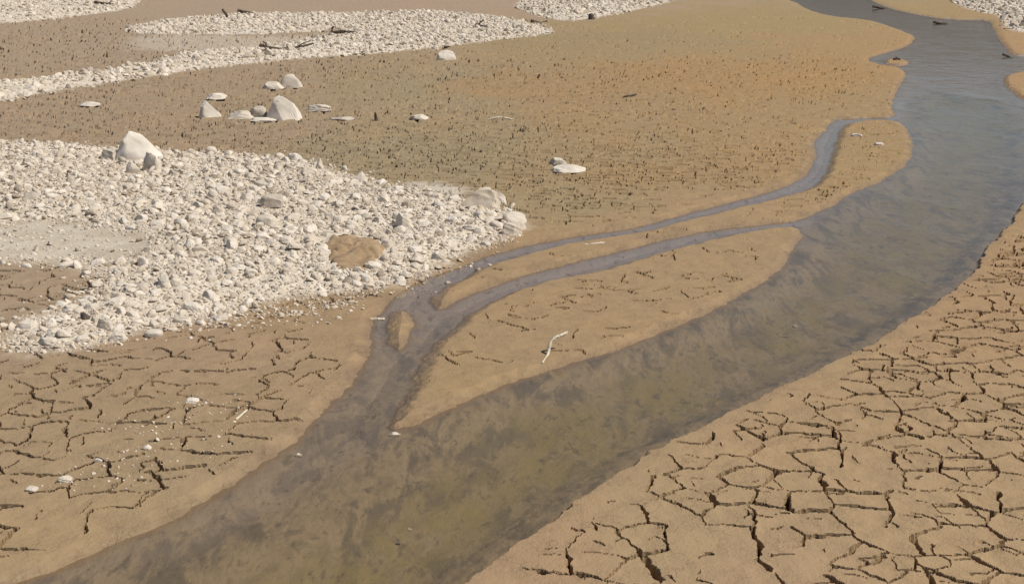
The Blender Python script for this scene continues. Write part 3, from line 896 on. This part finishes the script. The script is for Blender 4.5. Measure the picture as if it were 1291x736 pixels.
def driftwood(name, px, py, pieces, label, cat, mat=M_WOOD, part="twig", seed=0):
    """pieces: list of (points in photo pixels from the foot: right, up, away; radius px); first is the main stem"""
    x, y = (float(v) for v in ground(px, py)); s = float(ppm(x, y))
    zz = max(height_at(x, y), WL - 0.02)
    root = None
    for k, (pts, r0, r1) in enumerate(pieces):
        p = bend([(a / s, c / s, b_ / s) for a, b_, c in pts])
        rr_ = np.linspace(r0, r1, len(p)) / s
        V, Fc = tube(p, rr_, 8, seed + k)
        me_ = mesh_np(name if k == 0 else part, V, Fc, mat)
        if k == 0: root = link(name, me_, label, cat, loc=(x, y, zz))
        else: link(part, me_, parent=root)
    return root

D_ = driftwood
D_("stick", 691, 446, [([(-1,-3,0),(1,6,4),(3,14,8),(9,19,12),(17,20,16),(25,23,22)],2.3,1.7), ([(1,2,2),(-4,-1,-14),(-8,0,-34)],1.6,.8)],
   "bleached bent stick standing up from the long mud island", "stick", M_PALEWOOD, "stub", 5)
D_("branch", 352, 66, [([(-24,6,0),(-14,3,0),(0,0,6),(14,1,10),(28,3,18),(40,6,25)],2.2,1.0), ([(-6,1,2),(4,-2,-14),(12,-1,-30)],1.2,.6), ([(20,2,14),(28,7,14),(38,10,14)],.9,.5), ([(-14,3,0),(-17,8,2),(-21,10,4)],.9,.5)],
   "long forked dark branch lying along the lower edge of the far band", "branch", seed=11)
D_("stick", 286, 26, [([(2,-1,0),(0,4,0),(-5,11,0)],2.0,1.3)], "short dark stick leaning left out of the far upper stones", "stick", seed=15)
D_("log", 309, 19, [([(-9,5,0),(0,3,0),(10,1,0)],2.4,2.0)], "short thick dark log lying on the upper edge of far stones", "log", seed=17)
D_("driftwood_stump", 430, 45, [([(-14,1,0),(-6,3,0),(4,4,0),(18,2,4)],2.4,1.4), ([(-10,2,0),(-12,7,2),(-9,10,2)],1.8,1.0), ([(-14,0,0),(-20,-2,-20)],1.4,.7)],
   "dark gnarled stump with a raised knob on the far stone band", "stump", seed=19)
D_("driftwood_stump", 607, 38, [([(-8,3,0),(0,1,0),(7,0,4)],2.6,2.0), ([(-3,2,0),(-2,6,0),(2,8,0)],1.5,.8)], "small dark stump in the middle of the far stone band", "stump", seed=23)
D_("branch", 677, 29, [([(-8,3,0),(0,0,0),(8,-1,8),(13,1,12)],1.8,1.4)], "dark short branch near the right end of the far band", "branch", seed=27)
D_("branch", 141, 8, [([(-22,3,0),(-8,1,0),(6,-1,4),(14,0,10)],1.7,1.2), ([(-4,1,0),(0,5,3)],.9,.5)], "dark branch lying on the top left strip of stones", "branch", seed=29)
D_("stub", 474, 151, [([(0,-1,0),(0,4,0),(-1,9,0)],2.6,1.0)], "tiny dark upright wooden stub on the mud flat", "stub", seed=31)
D_("stick", 793, 122, [([(-6,0,0),(2,1,0),(10,2,10)],1.6,1.0)], "small dark stick alone on the orange part of the mud flat", "stick", seed=33)
D_("stick", 630, 151, [([(-14,0,0),(-2,3,0),(8,2,0),(16,0,0)],1.2,1.0)], "thin pale curved stick on the mud flat above the cracked area", "stick", M_PALEWOOD, seed=34)
D_("log", 1184, 29, [([(-7,3,0),(0,1,0),(12,0,4)],1.8,1.2)], "short dark log stranded in the upper stream", "log", seed=37)
D_("branch", 1112, 10, [([(-12,3,0),(0,1,0),(14,-2,8),(26,-5,14)],1.4,1.0)], "thin dark branch along the far bank of the upper stream", "branch", seed=39)
D_("stick", 1129, 76, [([(-3,1,0),(2,2,0),(6,1,0)],1.6,1.1), ([(0,1,0),(1,4,0)],1.0,.6)], "small dark stick on the tiny sandbar in the stream", "stick", seed=41)
D_("stick", 1272, 70, [([(-8,4,0),(0,1,0),(6,-2,0)],1.6,1.1)], "dark stick at the mouth of the right hand inlet", "stick", seed=43)
D_("stick", 476, 396, [([(-9,1,0),(0,1,0),(9,1,0)],2.2,2.0)], "short pale stick at the left edge of the side channel", "stick", M_PALEWOOD, seed=45)
D_("stick", 303, 527, [([(-4,0,-8),(0,2,0),(6,5,14)],1.6,1.1)], "small bleached stick on the cracked lower left mud", "stick", M_PALEWOOD, seed=47)
D_("log", 1225, 37, [([(40,1,0),(52,1,0),(62,1,2)],2.0,1.6)], "dark log at the foot of the top right stone heap", "log", seed=49)
D_("stick", 745, 308, [([(-8,0,0),(4,1,0),(18,1,6)],1.2,.9)], "thin pale stick on the strip between the side channels", "stick", M_PALEWOOD, seed=51)
